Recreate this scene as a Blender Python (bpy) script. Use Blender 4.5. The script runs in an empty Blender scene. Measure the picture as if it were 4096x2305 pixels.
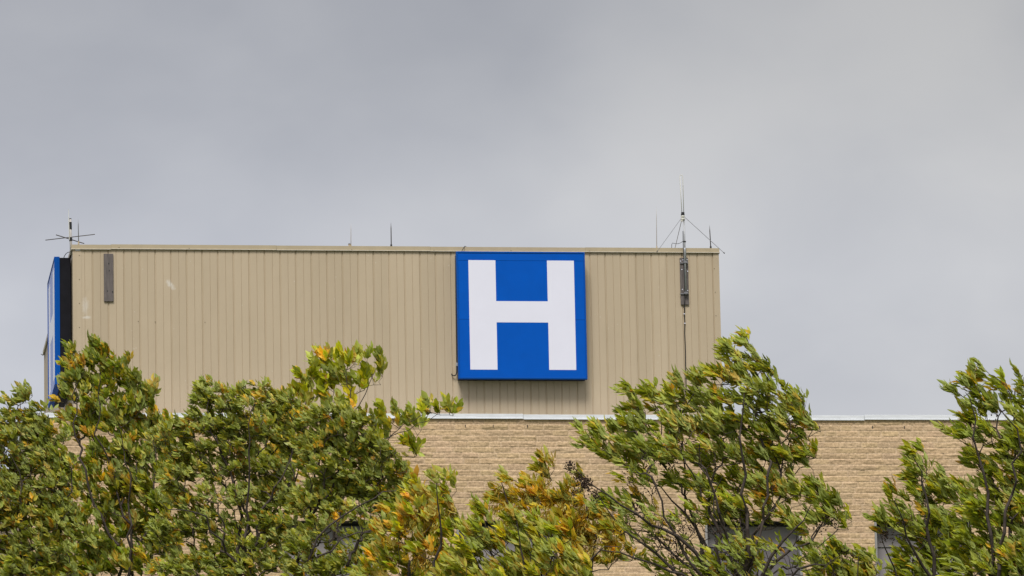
import bpy, math, random
import numpy as np
from math import sin, cos, pi, radians as R
from mathutils import Vector, Matrix
from bpy_extras.object_utils import world_to_camera_view  # noqa (handy when measuring)

scene = bpy.context.scene
C = scene.collection
rng = np.random.default_rng(7)
random.seed(7)

# ------------------------------------------------------------------ camera
CAM = np.array([-12.85373, -222.02332, 1.7])
YAW, PIT, ROL, F = 0.12703, 0.20422, -0.02047, 25863.4      # F in pixels of a 4096-wide frame
fw = np.array([sin(YAW) * cos(PIT), cos(YAW) * cos(PIT), sin(PIT)])
rt0 = np.array([cos(YAW), -sin(YAW), 0.0])
up0 = np.cross(rt0, fw)
rt = rt0 * cos(ROL) + up0 * sin(ROL)
up = up0 * cos(ROL) - rt0 * sin(ROL)
cd = bpy.data.cameras.new("camera")
cam = bpy.data.objects.new("camera", cd)
C.objects.link(cam)
m = Matrix(((rt[0], up[0], -fw[0], CAM[0]), (rt[1], up[1], -fw[1], CAM[1]),
            (rt[2], up[2], -fw[2], CAM[2]), (0, 0, 0, 1)))
cam.matrix_world = m
cd.sensor_width = 36.0
cd.lens = F / 4096 * 36.0
cd.clip_start = 0.5
cd.clip_end = 20000
scene.camera = cam


def ray(px, py):
    """direction through a point of the 4096x2305 frame (x to the right, y down)"""
    x = (px - 2048.0) / F
    y = (1152.5 - py) / F
    return fw + rt * x + up * y


def at(px, py, Y):
    d = ray(px, py)
    t = (Y - CAM[1]) / d[1]
    return CAM + d * t


# ------------------------------------------------------------------ sky and sun
SUN_EL, SUN_AZ = 53.0, 196.0        # azimuth of the sun, clockwise from +Y (behind the camera)
world = bpy.data.worlds.new("World")
scene.world = world
world.use_nodes = True
nt = world.node_tree
nt.nodes.clear()


def nd(tree, t, **kw):
    n = tree.nodes.new(t)
    for k, v in kw.items():
        if k == 'inp':
            for a, b in v.items():
                n.inputs[a].default_value = b
        else:
            setattr(n, k, v)
    return n


out = nd(nt, 'ShaderNodeOutputWorld')
sky = nd(nt, 'ShaderNodeTexSky')
sky.sky_type = 'NISHITA'
sky.sun_disc = False
sky.sun_elevation = R(SUN_EL)
sky.sun_rotation = R(SUN_AZ)
sky.dust_density = 3.0
bgS = nd(nt, 'ShaderNodeBackground', inp={'Strength': 0.08})
nt.links.new(sky.outputs[0], bgS.inputs[0])
tc = nd(nt, 'ShaderNodeTexCoord')
mp = nd(nt, 'ShaderNodeMapping')
mp.inputs['Scale'].default_value = (1.0, 1.0, 1.5)
mp.inputs['Rotation'].default_value = (0.0, 0.22, 0.0)
nt.links.new(tc.outputs['Generated'], mp.inputs[0])
mp.inputs['Location'].default_value = (1.9, 9.4, 2.8)
n1 = nd(nt, 'ShaderNodeTexNoise', inp={'Scale': 13.0, 'Detail': 2.0, 'Roughness': 0.35, 'Distortion': 0.5})
n2 = nd(nt, 'ShaderNodeTexNoise', inp={'Scale': 30.0, 'Detail': 4.0, 'Roughness': 0.5, 'Distortion': 0.2})
nt.links.new(mp.outputs[0], n1.inputs['Vector'])
nt.links.new(mp.outputs[0], n2.inputs['Vector'])
mx = nd(nt, 'ShaderNodeMix', data_type='FLOAT', inp={0: 0.30})
nt.links.new(n1.outputs['Fac'], mx.inputs[2])
nt.links.new(n2.outputs['Fac'], mx.inputs[3])
cr = nd(nt, 'ShaderNodeValToRGB')
cr.color_ramp.interpolation = 'B_SPLINE'
el = cr.color_ramp.elements
el[0].position = 0.30
el[0].color = (0.335, 0.347, 0.386, 1)
el[1].position = 0.70
el[1].color = (0.545, 0.548, 0.558, 1)
e = el.new(0.5)
e.color = (0.43, 0.441, 0.473, 1)
nt.links.new(mx.outputs[0], cr.inputs[0])
# the cloud deck: thicker bank above ~13 degrees, brighter towards the zenith
sep = nd(nt, 'ShaderNodeSeparateXYZ')
nt.links.new(tc.outputs['Generated'], sep.inputs[0])
elr = nd(nt, 'ShaderNodeValToRGB')
elr.color_ramp.interpolation = 'B_SPLINE'
q = elr.color_ramp.elements
q[0].position = 0.0
q[0].color = (0.55, 0.55, 0.55, 1)
q[1].position = 1.0
q[1].color = (1.75, 1.75, 1.75, 1)
for p_, v_ in ((0.165, 1.15), (0.20, 1.05), (0.232, 0.75), (0.275, 0.64), (0.45, 1.15)):
    k_ = q.new(p_)
    k_.color = (v_, v_, v_, 1)
nt.links.new(sep.outputs['Z'], elr.inputs[0])
mul = nd(nt, 'ShaderNodeMix', data_type='RGBA', blend_type='MULTIPLY', inp={0: 1.0})
nt.links.new(cr.outputs[0], mul.inputs[6])
nt.links.new(elr.outputs[0], mul.inputs[7])
bgC = nd(nt, 'ShaderNodeBackground', inp={'Strength': 1.0})
# the deck is bluer to the west (left) and a neutral grey to the east
dt = nd(nt, 'ShaderNodeVectorMath', operation='DOT_PRODUCT')
dt.inputs[1].default_value = (0.992, -0.127, 0.0)
nt.links.new(tc.outputs['Generated'], dt.inputs[0])
mrh = nd(nt, 'ShaderNodeMapRange', inp={1: -0.05, 2: 0.10})
nt.links.new(dt.outputs['Value'], mrh.inputs[0])
hue = nd(nt, 'ShaderNodeMix', data_type='RGBA', inp={6: (1.0, 1.0, 1.015, 1), 7: (1.015, 1.0, 0.97, 1)})
nt.links.new(mrh.outputs[0], hue.inputs[0])
mul2 = nd(nt, 'ShaderNodeMix', data_type='RGBA', blend_type='MULTIPLY', inp={0: 1.0})
nt.links.new(mul.outputs[2], mul2.inputs[6])
nt.links.new(hue.outputs[2], mul2.inputs[7])
nt.links.new(mul2.outputs[2], bgC.inputs[0])
mxs = nd(nt, 'ShaderNodeMixShader', inp={0: 0.94})
nt.links.new(bgS.outputs[0], mxs.inputs[1])
nt.links.new(bgC.outputs[0], mxs.inputs[2])
nt.links.new(mxs.outputs[0], out.inputs[0])

sd = bpy.data.lights.new("sun", 'SUN')
sd.energy = 2.3
sd.angle = R(22)
sd.color = (1.0, 0.965, 0.91)
sun = bpy.data.objects.new("sun", sd)
C.objects.link(sun)
az, elv = R(SUN_AZ), R(SUN_EL)
sdir = Vector((sin(az) * cos(elv), cos(az) * cos(elv), sin(elv)))
sun.rotation_euler = sdir.to_track_quat('Z', 'Y').to_euler()
sun.location = (0, -100, 120)

scene.view_settings.view_transform = 'Standard'
scene.view_settings.look = 'None'
scene.view_settings.gamma = 1.0
scene.view_settings.exposure = 0.43
scene.cycles.max_bounces = 8
scene.cycles.transparent_max_bounces = 4

# ------------------------------------------------------------------ materials
MATS = {}


def mat(name, col=(0.5, 0.5, 0.5), rough=0.6, metal=0.0, spec=0.4, var=0.0, scale=8.0, bump=0.0, bscale=60.0, stretch=(1, 1, 1)):
    """simple painted / raw surface with a little real variation in colour and relief"""
    M = bpy.data.materials.new(name)
    M.use_nodes = True
    t = M.node_tree
    b = t.nodes['Principled BSDF']
    b.inputs['Base Color'].default_value = (*col, 1)
    b.inputs['Roughness'].default_value = rough
    b.inputs['Metallic'].default_value = metal
    b.inputs['Specular IOR Level'].default_value = spec
    co = nd(t, 'ShaderNodeTexCoord')
    mpp = nd(t, 'ShaderNodeMapping')
    mpp.inputs['Scale'].default_value = stretch
    t.links.new(co.outputs['Object'], mpp.inputs[0])
    if var:
        n = nd(t, 'ShaderNodeTexNoise', inp={'Scale': scale, 'Detail': 5.0, 'Roughness': 0.6})
        t.links.new(mpp.outputs[0], n.inputs['Vector'])
        r = nd(t, 'ShaderNodeValToRGB')
        r.color_ramp.elements[0].position = 0.3
        r.color_ramp.elements[1].position = 0.7
        r.color_ramp.elements[0].color = (*[c * (1 - var) for c in col], 1)
        r.color_ramp.elements[1].color = (*[min(1, c * (1 + var)) for c in col], 1)
        t.links.new(n.outputs['Fac'], r.inputs[0])
        t.links.new(r.outputs[0], b.inputs['Base Color'])
    if bump:
        n = nd(t, 'ShaderNodeTexNoise', inp={'Scale': bscale, 'Detail': 4.0})
        t.links.new(mpp.outputs[0], n.inputs['Vector'])
        bp = nd(t, 'ShaderNodeBump', inp={'Strength': bump, 'Distance': 0.01})
        t.links.new(n.outputs['Fac'], bp.inputs['Height'])
        t.links.new(bp.outputs[0], b.inputs['Normal'])
    MATS[name] = M
    return M


SID = (0.495, 0.402, 0.285)
m_trim = mat('beige_trim', (0.45, 0.372, 0.25), 0.5, var=0.06, scale=2.0)
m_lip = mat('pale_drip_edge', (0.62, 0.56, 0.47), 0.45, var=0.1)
m_brown = mat('rust_screw', (0.10, 0.07, 0.045), 0.8)
m_blue = mat('sign_blue', (0.0, 0.092, 0.50), 0.22, spec=0.12, var=0.05, scale=1.5)
m_blue_rim = mat('sign_blue_rim', (0.0, 0.078, 0.38), 0.5, spec=0.1)
m_white = mat('sign_white', (0.79, 0.79, 0.91), 0.22, spec=0.15, var=0.015, scale=1.2)
m_cab = mat('black_cabinet', (0.007, 0.007, 0.011), 0.6, spec=0.15, var=0.3, scale=3)
m_cop = mat('white_coping_metal', (0.72, 0.74, 0.78), 0.45, var=0.10, scale=3.5, stretch=(0.6, 1, 5))
m_dark = mat('dark_metal', (0.03, 0.03, 0.032), 0.5)
m_gal = mat('galvanised_steel', (0.40, 0.41, 0.43), 0.42, metal=0.25, var=0.15, scale=12)
m_gal_d = mat('weathered_steel', (0.20, 0.20, 0.215), 0.5, metal=0.2, var=0.2, scale=20)
m_ivory = mat('ivory_plastic', (0.72, 0.71, 0.65), 0.4)
m_cable = mat('black_cable', (0.015, 0.015, 0.016), 0.5)
m_pale = mat('pale_rod', (0.50, 0.47, 0.45), 0.5)
m_rod = mat('dark_rod', (0.07, 0.06, 0.055), 0.5)
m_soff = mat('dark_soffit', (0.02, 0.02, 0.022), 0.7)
m_frame = mat('grey_window_frame', (0.30, 0.29, 0.28), 0.45)
m_bark = mat('dark_bark', (0.060, 0.045, 0.038), 0.85, var=0.45, scale=22, bump=0.5, bscale=90, stretch=(1, 1, 0.35))
m_seed = mat('dark_seed', (0.045, 0.022, 0.012), 0.6)
m_roof = mat('grey_roof_membrane', (0.25, 0.25, 0.25), 0.8, var=0.1)


def wood_mat():
    M = mat('weathered_grey_wood', (0.135, 0.116, 0.111), 0.85, var=0.38, scale=26, bump=0.6, bscale=40, stretch=(1.6, 1, 0.10))
    t = M.node_tree
    b = t.nodes['Principled BSDF']
    old = b.inputs['Base Color'].links[0].from_socket
    co = nd(t, 'ShaderNodeTexCoord')
    v = nd(t, 'ShaderNodeTexVoronoi', inp={'Scale': 3.1})
    mpp = nd(t, 'ShaderNodeMapping')
    mpp.inputs['Scale'].default_value = (1.6, 0.2, 0.9)
    t.links.new(co.outputs['Object'], mpp.inputs[0])
    t.links.new(mpp.outputs[0], v.inputs['Vector'])
    r = nd(t, 'ShaderNodeValToRGB')
    r.color_ramp.elements[0].color = (0.12, 0.12, 0.12, 1)
    r.color_ramp.elements[0].position = 0.10
    r.color_ramp.elements[1].color = (1, 1, 1, 1)
    r.color_ramp.elements[1].position = 0.19
    t.links.new(v.outputs['Distance'], r.inputs[0])
    mm = nd(t, 'ShaderNodeMix', data_type='RGBA', blend_type='MULTIPLY', inp={0: 1.0})
    t.links.new(old, mm.inputs[6])
    t.links.new(r.outputs[0], mm.inputs[7])
    t.links.new(mm.outputs[2], b.inputs['Base Color'])
    return M


m_wood = wood_mat()


def siding_mat():
    M = bpy.data.materials.new('beige_metal_siding')
    M.use_nodes = True
    t = M.node_tree
    b = t.nodes['Principled BSDF']
    b.inputs['Roughness'].default_value = 0.5
    b.inputs['Specular IOR Level'].default_value = 0.35
    co = nd(t, 'ShaderNodeTexCoord')
    L = t.links.new
    # panel-to-panel tone: one value per 0.551 m sheet
    sp = nd(t, 'ShaderNodeSeparateXYZ')
    L(co.outputs['Object'], sp.inputs[0])
    dv = nd(t, 'ShaderNodeMath', operation='MULTIPLY', inp={1: 1 / 0.5485})
    L(sp.outputs['X'], dv.inputs[0])
    fl = nd(t, 'ShaderNodeMath', operation='FLOOR')
    L(dv.outputs[0], fl.inputs[0])
    wn = nd(t, 'ShaderNodeTexWhiteNoise', noise_dimensions='1D')
    L(fl.outputs[0], wn.inputs['W'])
    n = nd(t, 'ShaderNodeTexNoise', inp={'Scale': 0.5, 'Detail': 4.0, 'Roughness': 0.6})
    mpv = nd(t, 'ShaderNodeMapping')
    mpv.inputs['Scale'].default_value = (1.5, 1.5, 0.5)
    L(co.outputs['Object'], mpv.inputs[0])
    L(mpv.outputs[0], n.inputs['Vector'])
    ad = nd(t, 'ShaderNodeMath', operation='MULTIPLY_ADD', inp={1: 0.35, 2: 0.0})
    L(wn.outputs['Value'], ad.inputs[0])
    ad2 = nd(t, 'ShaderNodeMath', operation='ADD')
    L(ad.outputs[0], ad2.inputs[0])
    L(n.outputs['Fac'], ad2.inputs[1])
    r = nd(t, 'ShaderNodeValToRGB')
    r.color_ramp.elements[0].position = 0.35
    r.color_ramp.elements[0].color = (SID[0] * 0.93, SID[1] * 0.925, SID[2] * 0.91, 1)
    r.color_ramp.elements[1].position = 1.0
    r.color_ramp.elements[1].color = (SID[0] * 1.06, SID[1] * 1.06, SID[2] * 1.06, 1)
    L(ad2.outputs[0], r.inputs[0])
    # chipped paint: small pale flecks, gathered in patches
    v = nd(t, 'ShaderNodeTexVoronoi', inp={'Scale': 3.6})
    L(co.outputs['Object'], v.inputs['Vector'])
    lt = nd(t, 'ShaderNodeMath', operation='LESS_THAN', inp={1: 0.085})
    L(v.outputs['Distance'], lt.inputs[0])
    n3 = nd(t, 'ShaderNodeTexNoise', inp={'Scale': 0.8, 'Detail': 2.0})
    L(co.outputs['Object'], n3.inputs['Vector'])
    gt = nd(t, 'ShaderNodeMath', operation='GREATER_THAN', inp={1: 0.535})
    L(n3.outputs['Fac'], gt.inputs[0])
    n4 = nd(t, 'ShaderNodeTexNoise', inp={'Scale': 60.0, 'Detail': 2.0})
    L(co.outputs['Object'], n4.inputs['Vector'])
    gt4 = nd(t, 'ShaderNodeMath', operation='GREATER_THAN', inp={1: 0.5})
    L(n4.outputs['Fac'], gt4.inputs[0])
    mk = nd(t, 'ShaderNodeMath', operation='MULTIPLY')
    L(lt.outputs[0], mk.inputs[0])
    L(gt.outputs[0], mk.inputs[1])
    mk2 = nd(t, 'ShaderNodeMath', operation='MULTIPLY')
    L(mk.outputs[0], mk2.inputs[0])
    L(gt4.outputs[0], mk2.inputs[1])
    mk3 = nd(t, 'ShaderNodeMath', operation='MULTIPLY', inp={1: 0.45})
    L(mk2.outputs[0], mk3.inputs[0])
    last = mk3.outputs[0]
    # two worn pale scuffs left of the middle of the wall
    for (px, py, ax, az_, tilt, s_) in ((681, 1138, 0.24, 0.10, -0.85, 0.6), (341, 1225, 0.13, 0.34, 0.0, 0.38), (346, 1270, 0.2, 0.06, 0.0, 0.55)):
        p = at(px, py, 0)
        mpq = nd(t, 'ShaderNodeMapping', vector_type='TEXTURE')
        mpq.inputs['Location'].default_value = (p[0] - 10.0, 0, p[2])
        mpq.inputs['Rotation'].default_value = (0, -tilt, 0)
        mpq.inputs['Scale'].default_value = (ax, 100, az_)
        L(co.outputs['Object'], mpq.inputs[0])
        ln = nd(t, 'ShaderNodeVectorMath', operation='LENGTH')
        L(mpq.outputs[0], ln.inputs[0])
        nn = nd(t, 'ShaderNodeTexNoise', inp={'Scale': 9.0, 'Detail': 4.0})
        L(co.outputs['Object'], nn.inputs['Vector'])
        a1 = nd(t, 'ShaderNodeMath', operation='MULTIPLY_ADD', inp={1: 1.3, 2: -0.65})
        L(nn.outputs['Fac'], a1.inputs[0])
        a2 = nd(t, 'ShaderNodeMath', operation='ADD')
        L(ln.outputs['Value'], a2.inputs[0])
        L(a1.outputs[0], a2.inputs[1])
        mr = nd(t, 'ShaderNodeMapRange', inp={1: 1.1, 2: 0.4, 3: 0.0, 4: s_})
        L(a2.outputs[0], mr.inputs[0])
        mxx = nd(t, 'ShaderNodeMath', operation='MAXIMUM')
        L(last, mxx.inputs[0])
        L(mr.outputs[0], mxx.inputs[1])
        last = mxx.outputs[0]
    mc = nd(t, 'ShaderNodeMix', data_type='RGBA', inp={7: (0.72, 0.69, 0.64, 1)})
    L(last, mc.inputs[0])
    L(r.outputs[0], mc.inputs[6])
    L(mc.outputs[2], b.inputs['Base Color'])
    # orange-peel + oil canning
    nb = nd(t, 'ShaderNodeTexNoise', inp={'Scale': 2.2, 'Detail': 3.0})
    L(mpv.outputs[0], nb.inputs['Vector'])
    bp = nd(t, 'ShaderNodeBump', inp={'Strength': 0.35, 'Distance': 0.03})
    L(nb.outputs['Fac'], bp.inputs['Height'])
    L(bp.outputs[0], b.inputs['Normal'])
    return M


m_sid = siding_mat()


def brick_mat():
    M = bpy.data.materials.new('split_face_block')
    M.use_nodes = True
    t = M.node_tree
    b = t.nodes['Principled BSDF']
    b.inputs['Roughness'].default_value = 0.9
    b.inputs['Specular IOR Level'].default_value = 0.15
    L = t.links.new
    a = nd(t, 'ShaderNodeAttribute', attribute_name='tone')
    co = nd(t, 'ShaderNodeTexCoord')
    n = nd(t, 'ShaderNodeTexNoise', inp={'Scale': 15.0, 'Detail': 5.0, 'Roughness': 0.75})
    L(co.outputs['Object'], n.inputs['Vector'])
    r = nd(t, 'ShaderNodeValToRGB')
    r.color_ramp.elements[0].position = 0.32
    r.color_ramp.elements[0].color = (0.66, 0.65, 0.64, 1)
    r.color_ramp.elements[1].position = 0.68
    r.color_ramp.elements[1].color = (1.30, 1.30, 1.30, 1)
    L(n.outputs['Fac'], r.inputs[0])
    mm = nd(t, 'ShaderNodeMix', data_type='RGBA', blend_type='MULTIPLY', inp={0: 1.0})
    L(a.outputs['Color'], mm.inputs[6])
    L(r.outputs[0], mm.inputs[7])
    L(mm.outputs[2], b.inputs['Base Color'])
    nb = nd(t, 'ShaderNodeTexNoise', inp={'Scale': 45.0, 'Detail': 4.0})
    L(co.outputs['Object'], nb.inputs['Vector'])
    bp = nd(t, 'ShaderNodeBump', inp={'Strength': 0.6, 'Distance': 0.012})
    L(nb.outputs['Fac'], bp.inputs['Height'])
    L(bp.outputs[0], b.inputs['Normal'])
    return M


m_brick = brick_mat()
m_brick_far = mat('plain_block', (0.40, 0.30, 0.20), 0.9, var=0.15, scale=6, bump=0.4, bscale=20)


def glass_mat():
    M = bpy.data.materials.new('window_glass')
    M.use_nodes = True
    b = M.node_tree.nodes['Principled BSDF']
    b.inputs['Base Color'].default_value = (0.10, 0.10, 0.11, 1)
    b.inputs['Roughness'].default_value = 0.06
    b.inputs['Specular IOR Level'].default_value = 0.6
    return M


m_glass = glass_mat()
m_shade = mat('grey_roller_shade', (0.27, 0.245, 0.25), 0.75, var=0.03, scale=1.0)
m_shade_d = mat('dark_roller_shade', (0.15, 0.135, 0.145), 0.75, var=0.03, scale=1.0)


def leaf_mat():
    M = bpy.data.materials.new('ash_leaf')
    M.use_nodes = True
    t = M.node_tree
    t.nodes.clear()
    L = t.links.new
    o = nd(t, 'ShaderNodeOutputMaterial')
    a = nd(t, 'ShaderNodeAttribute', attribute_name='tint')
    g = nd(t, 'ShaderNodeNewGeometry')
    # underside of the leaf is paler and greyer
    hs = nd(t, 'ShaderNodeMix', data_type='RGBA', inp={0: 0.55, 7: (0.54, 0.62, 0.19, 1)})
    L(a.outputs['Color'], hs.inputs[6])
    fc = nd(t, 'ShaderNodeMix', data_type='RGBA')
    L(g.outputs['Backfacing'], fc.inputs[0])
    L(a.outputs['Color'], fc.inputs[6])
    L(hs.outputs[2], fc.inputs[7])
    b = nd(t, 'ShaderNodeBsdfPrincipled', inp={'Roughness': 0.42, 'Specular IOR Level': 0.35})
    L(fc.outputs[2], b.inputs['Base Color'])
    tr = nd(t, 'ShaderNodeBsdfTranslucent')
    tm = nd(t, 'ShaderNodeMix', data_type='RGBA', blend_type='MULTIPLY', inp={0: 1.0, 7: (1.5, 1.35, 0.5, 1)})
    L(a.outputs['Color'], tm.inputs[6])
    L(tm.outputs[2], tr.inputs[0])
    ms = nd(t, 'ShaderNodeMixShader', inp={0: 0.38})
    L(b.outputs[0], ms.inputs[1])
    L(tr.outputs[0], ms.inputs[2])
    L(ms.outputs[0], o.inputs[0])
    return M


m_leaf = leaf_mat()

# ------------------------------------------------------------------ helpers


class MB:
    """collects boxes, tubes and polygons; build() links them as one mesh object"""

    def __init__(s):
        s.v, s.f, s.st = [], [], []

    def box(s, x0, x1, y0, y1, z0, z1):
        n = len(s.v)
        s.st.append((n, len(s.f)))
        s.v += [(x0, y0, z0), (x1, y0, z0), (x1, y1, z0), (x0, y1, z0), (x0, y0, z1), (x1, y0, z1), (x1, y1, z1), (x0, y1, z1)]
        s.f += [tuple(n + i for i in q) for q in ((0, 3, 2, 1), (4, 5, 6, 7), (0, 1, 5, 4), (1, 2, 6, 5), (2, 3, 7, 6), (3, 0, 4, 7))]
        return s

    def tube(s, pts, r, n=8, cap=True):
        pts = [np.array(p, float) for p in pts]
        rs = r if isinstance(r, (list, tuple)) else [r] * len(pts)
        base = len(s.v)
        s.st.append((base, len(s.f)))
        prev = None
        for i, p in enumerate(pts):
            d = pts[min(i + 1, len(pts) - 1)] - pts[max(i - 1, 0)]
            d = d / (np.linalg.norm(d) + 1e-9)
            a = prev if prev is not None else (np.array([1.0, 0, 0]) if abs(d[0]) < 0.8 else np.array([0, 1.0, 0]))
            a = a - d * (a @ d)
            a /= np.linalg.norm(a)
            prev = a
            b = np.cross(d, a)
            for k in range(n):
                t = 2 * pi * k / n
                s.v.append(tuple(p + (a * cos(t) + b * sin(t)) * rs[i]))
        for i in range(len(pts) - 1):
            for k in range(n):
                k2 = (k + 1) % n
                s.f.append((base + i * n + k, base + i * n + k2, base + (i + 1) * n + k2, base + (i + 1) * n + k))
        if cap:
            s.f.append(tuple(base + k for k in range(n))[::-1])
            s.f.append(tuple(base + (len(pts) - 1) * n + k for k in range(n)))
        return s

    def poly(s, pts):
        n = len(s.v)
        s.v += [tuple(p) for p in pts]
        s.f.append(tuple(range(n, n + len(pts))))
        return s

    def build_each(s, name, material, parent, **kw):
        """one object per box or tube"""
        ends = s.st[1:] + [(len(s.v), len(s.f))]
        for (v0, f0), (v1, f1) in zip(s.st, ends):
            b_ = MB()
            b_.v = s.v[v0:v1]
            b_.f = [tuple(i - v0 for i in f) for f in s.f[f0:f1]]
            b_.build(name, material, parent, **kw)

    def build(s, name, material, parent=None, smooth=False, bevel=0.0):
        me = bpy.data.meshes.new(name)
        org = np.array(parent['_org']) if parent is not None and '_org' in parent else np.zeros(3)
        me.from_pydata([tuple(np.array(v) - org) for v in s.v], [], s.f)
        me.materials.append(material)
        if smooth:
            for p in me.polygons:
                p.use_smooth = True
        o = bpy.data.objects.new(name, me)
        C.objects.link(o)
        if parent is not None:
            o.parent = parent
            if '_org' in parent:
                o['_org'] = list(parent['_org'])
        if bevel:
            bm_ = o.modifiers.new('bevel', 'BEVEL')
            bm_.width = bevel
            bm_.segments = 2
            bm_.limit_method = 'ANGLE'
        return o


ROOTS = []


def thing(name, label, cat, loc=(0, 0, 0), group=None):
    o = bpy.data.objects.new(name, None)
    C.objects.link(o)
    o.location = [float(c) for c in loc]
    o.empty_display_size = 0.3
    o['label'] = label
    o['category'] = cat
    if group:
        o['group'] = group
    o['_org'] = [float(c) for c in loc]
    ROOTS.append(o)
    return o


# ------------------------------------------------------------------ ground
g = MB().poly([(-4000, -4000, 0), (4000, -4000, 0), (4000, 4000, 0), (-4000, 4000, 0)])
gm = mat('grass_ground', (0.07, 0.09, 0.03), 0.95, var=0.3, scale=0.3)
go = g.build('ground', gm)
go['kind'] = 'structure'

# ------------------------------------------------------------------ hospital building
W, ZR = 22.92, 49.534
YB = -1.0                                   # plane of the block wall; siding plane is y = 0
ZB = 43.168                                 # underside of the coping
XL = at(108, 1672, YB)[0]
XR = 72.0
bld = thing('hospital_building', 'hospital with beige ribbed metal penthouse rising above a tan block wall', 'building', (10, 0, 0))

# --- split face block facade, real relief, with window openings
Z0 = 36.4
XF = at(4096, 1700, YB)[0] + 22.0
WIN = [(1130, 1520, 2085), (1826, 2214, 2083), (2820, 3207, 2084), (3498, 3886, 2090)]
wins = []
CH = 0.1975
for (a_, b_, t_) in WIN:
    xa, xb, zt = at(a_, t_ + 60, YB)[0], at(b_, t_ + 60, YB)[0], at((a_ + b_) / 2, t_, YB)[2]
    wins.append((xa, xb, zt))
ztw = sum(w[2] for w in wins) / 4
nc = round((ZB - ztw) / CH)
CH = (ZB - ztw) / nc
wins = [(a_, b_, ztw) for a_, b_, _ in wins]
WH = CH * 13
NZ, DX = 10, 0.040


def vnoise(nx, nz, sx, sz, seed):
    """smooth value noise on an nx by nz grid, feature size sx by sz cells"""
    r_ = np.random.default_rng(seed)
    gx, gz = int(nx / sx) + 3, int(nz / sz) + 3
    G = r_.random((gx, gz))
    x = np.arange(nx) / sx
    z = np.arange(nz) / sz
    i, j = x.astype(int), z.astype(int)
    fx, fz = x - i, z - j
    fx = fx * fx * (3 - 2 * fx)
    fz = fz * fz * (3 - 2 * fz)
    a = G[np.ix_(i, j)] * (1 - fx)[:, None] + G[np.ix_(i + 1, j)] * fx[:, None]
    b = G[np.ix_(i, j + 1)] * (1 - fx)[:, None] + G[np.ix_(i + 1, j + 1)] * fx[:, None]
    return a * (1 - fz)[None] + b * fz[None]


xs = np.arange(XL, XF, DX)
for w in wins:                               # snap columns to the window jambs
    for e_ in w[:2]:
        xs[np.abs(xs - e_).argmin()] = e_
ncrs = int((ZB - Z0) / CH) + 1
zs = []
for c in range(ncrs):
    zt = ZB - c * CH
    zs += list(zt - CH * np.array([0, .05, .14, .24, .35, .46, .57, .68, .79, .90]))
zs.append(ZB - ncrs * CH)
zs = np.array(zs)
nx, nz = len(xs), len(zs)
H = 0.014 * vnoise(nx, nz, 7, 5, 1) + 0.017 * vnoise(nx, nz, 3.1, 2.6, 2) + 0.010 * vnoise(nx, nz, 1.3, 1.2, 3)
H = H + 0.002
tone = np.zeros((nx, nz, 3))
face = np.array([0.555, 0.400, 0.246])
mort = np.array([0.66, 0.495, 0.335])
big = vnoise(nx, nz, 90, 60, 9)
for c in range(ncrs):
    k = np.arange(c * NZ, c * NZ + NZ)
    x = XL - rng.random() * 0.6
    while x < XF:
        ln_ = rng.choice([0.40, 0.58, 0.62, 0.62, 0.75, 0.80, 0.95])
        i = np.where((xs >= x) & (xs < x + ln_))[0]
        if len(i):
            tv = face * (0.90 + 0.20 * rng.random()) * np.array([1, 0.985 + 0.03 * rng.random(), 0.96 + 0.08 * rng.random()])
            ii, kk = np.meshgrid(i, k, indexing='ij')
            rel = 0.006 * rng.random()
            # a chipped ledge part-way down some blocks
            if rng.random() < 0.40:
                le = rng.uniform(3, 8)
                led = np.clip((kk - c * NZ - le + (vnoise(len(i), 1, 6, 1, int(rng.integers(1e6))) - .5) * 4) / 1.0, 0, 1)
                H[ii, kk] += 0.016 * (1 - led) * rng.random()
            H[ii, kk] += rel
            tone[ii, kk] = tv
            if rng.random() < 0.8:          # joint at the left end
                H[i[0], k] = 0.004
                jt = rng.uniform(0.2, 0.9)
                tone[i[0], k] = mort * jt + tv * (1 - jt)
        x += ln_
    H[:, c * NZ] = H[:, c * NZ] * .25 + 0.006
    H[:, c * NZ + 1] = H[:, c * NZ + 1] * .25 + 0.006
    tone[:, c * NZ] = mort
    tone[:, c * NZ + 1] = mort * 0.98
H[:, -1] = 0
tone[:, -1] = mort
tone *= (0.93 + 0.14 * big)[..., None]
V = np.zeros((nx, nz, 3))
V[..., 0] = xs[:, None]
V[..., 2] = zs[None, :]
V[..., 1] = YB - H
idx = np.arange(nx * nz).reshape(nx, nz)
quads = np.stack([idx[:-1, :-1], idx[:-1, 1:], idx[1:, 1:], idx[1:, :-1]], -1)
keep = np.ones((nx - 1, nz - 1), bool)
xc = (xs[:-1] + xs[1:]) / 2
zc = (zs[:-1] + zs[1:]) / 2
for a_, b_, zt in wins:
    keep &= ~(((xc > a_) & (xc < b_))[:, None] & ((zc < zt) & (zc > zt - WH))[None])
quads = quads[keep].reshape(-1, 4)


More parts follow.
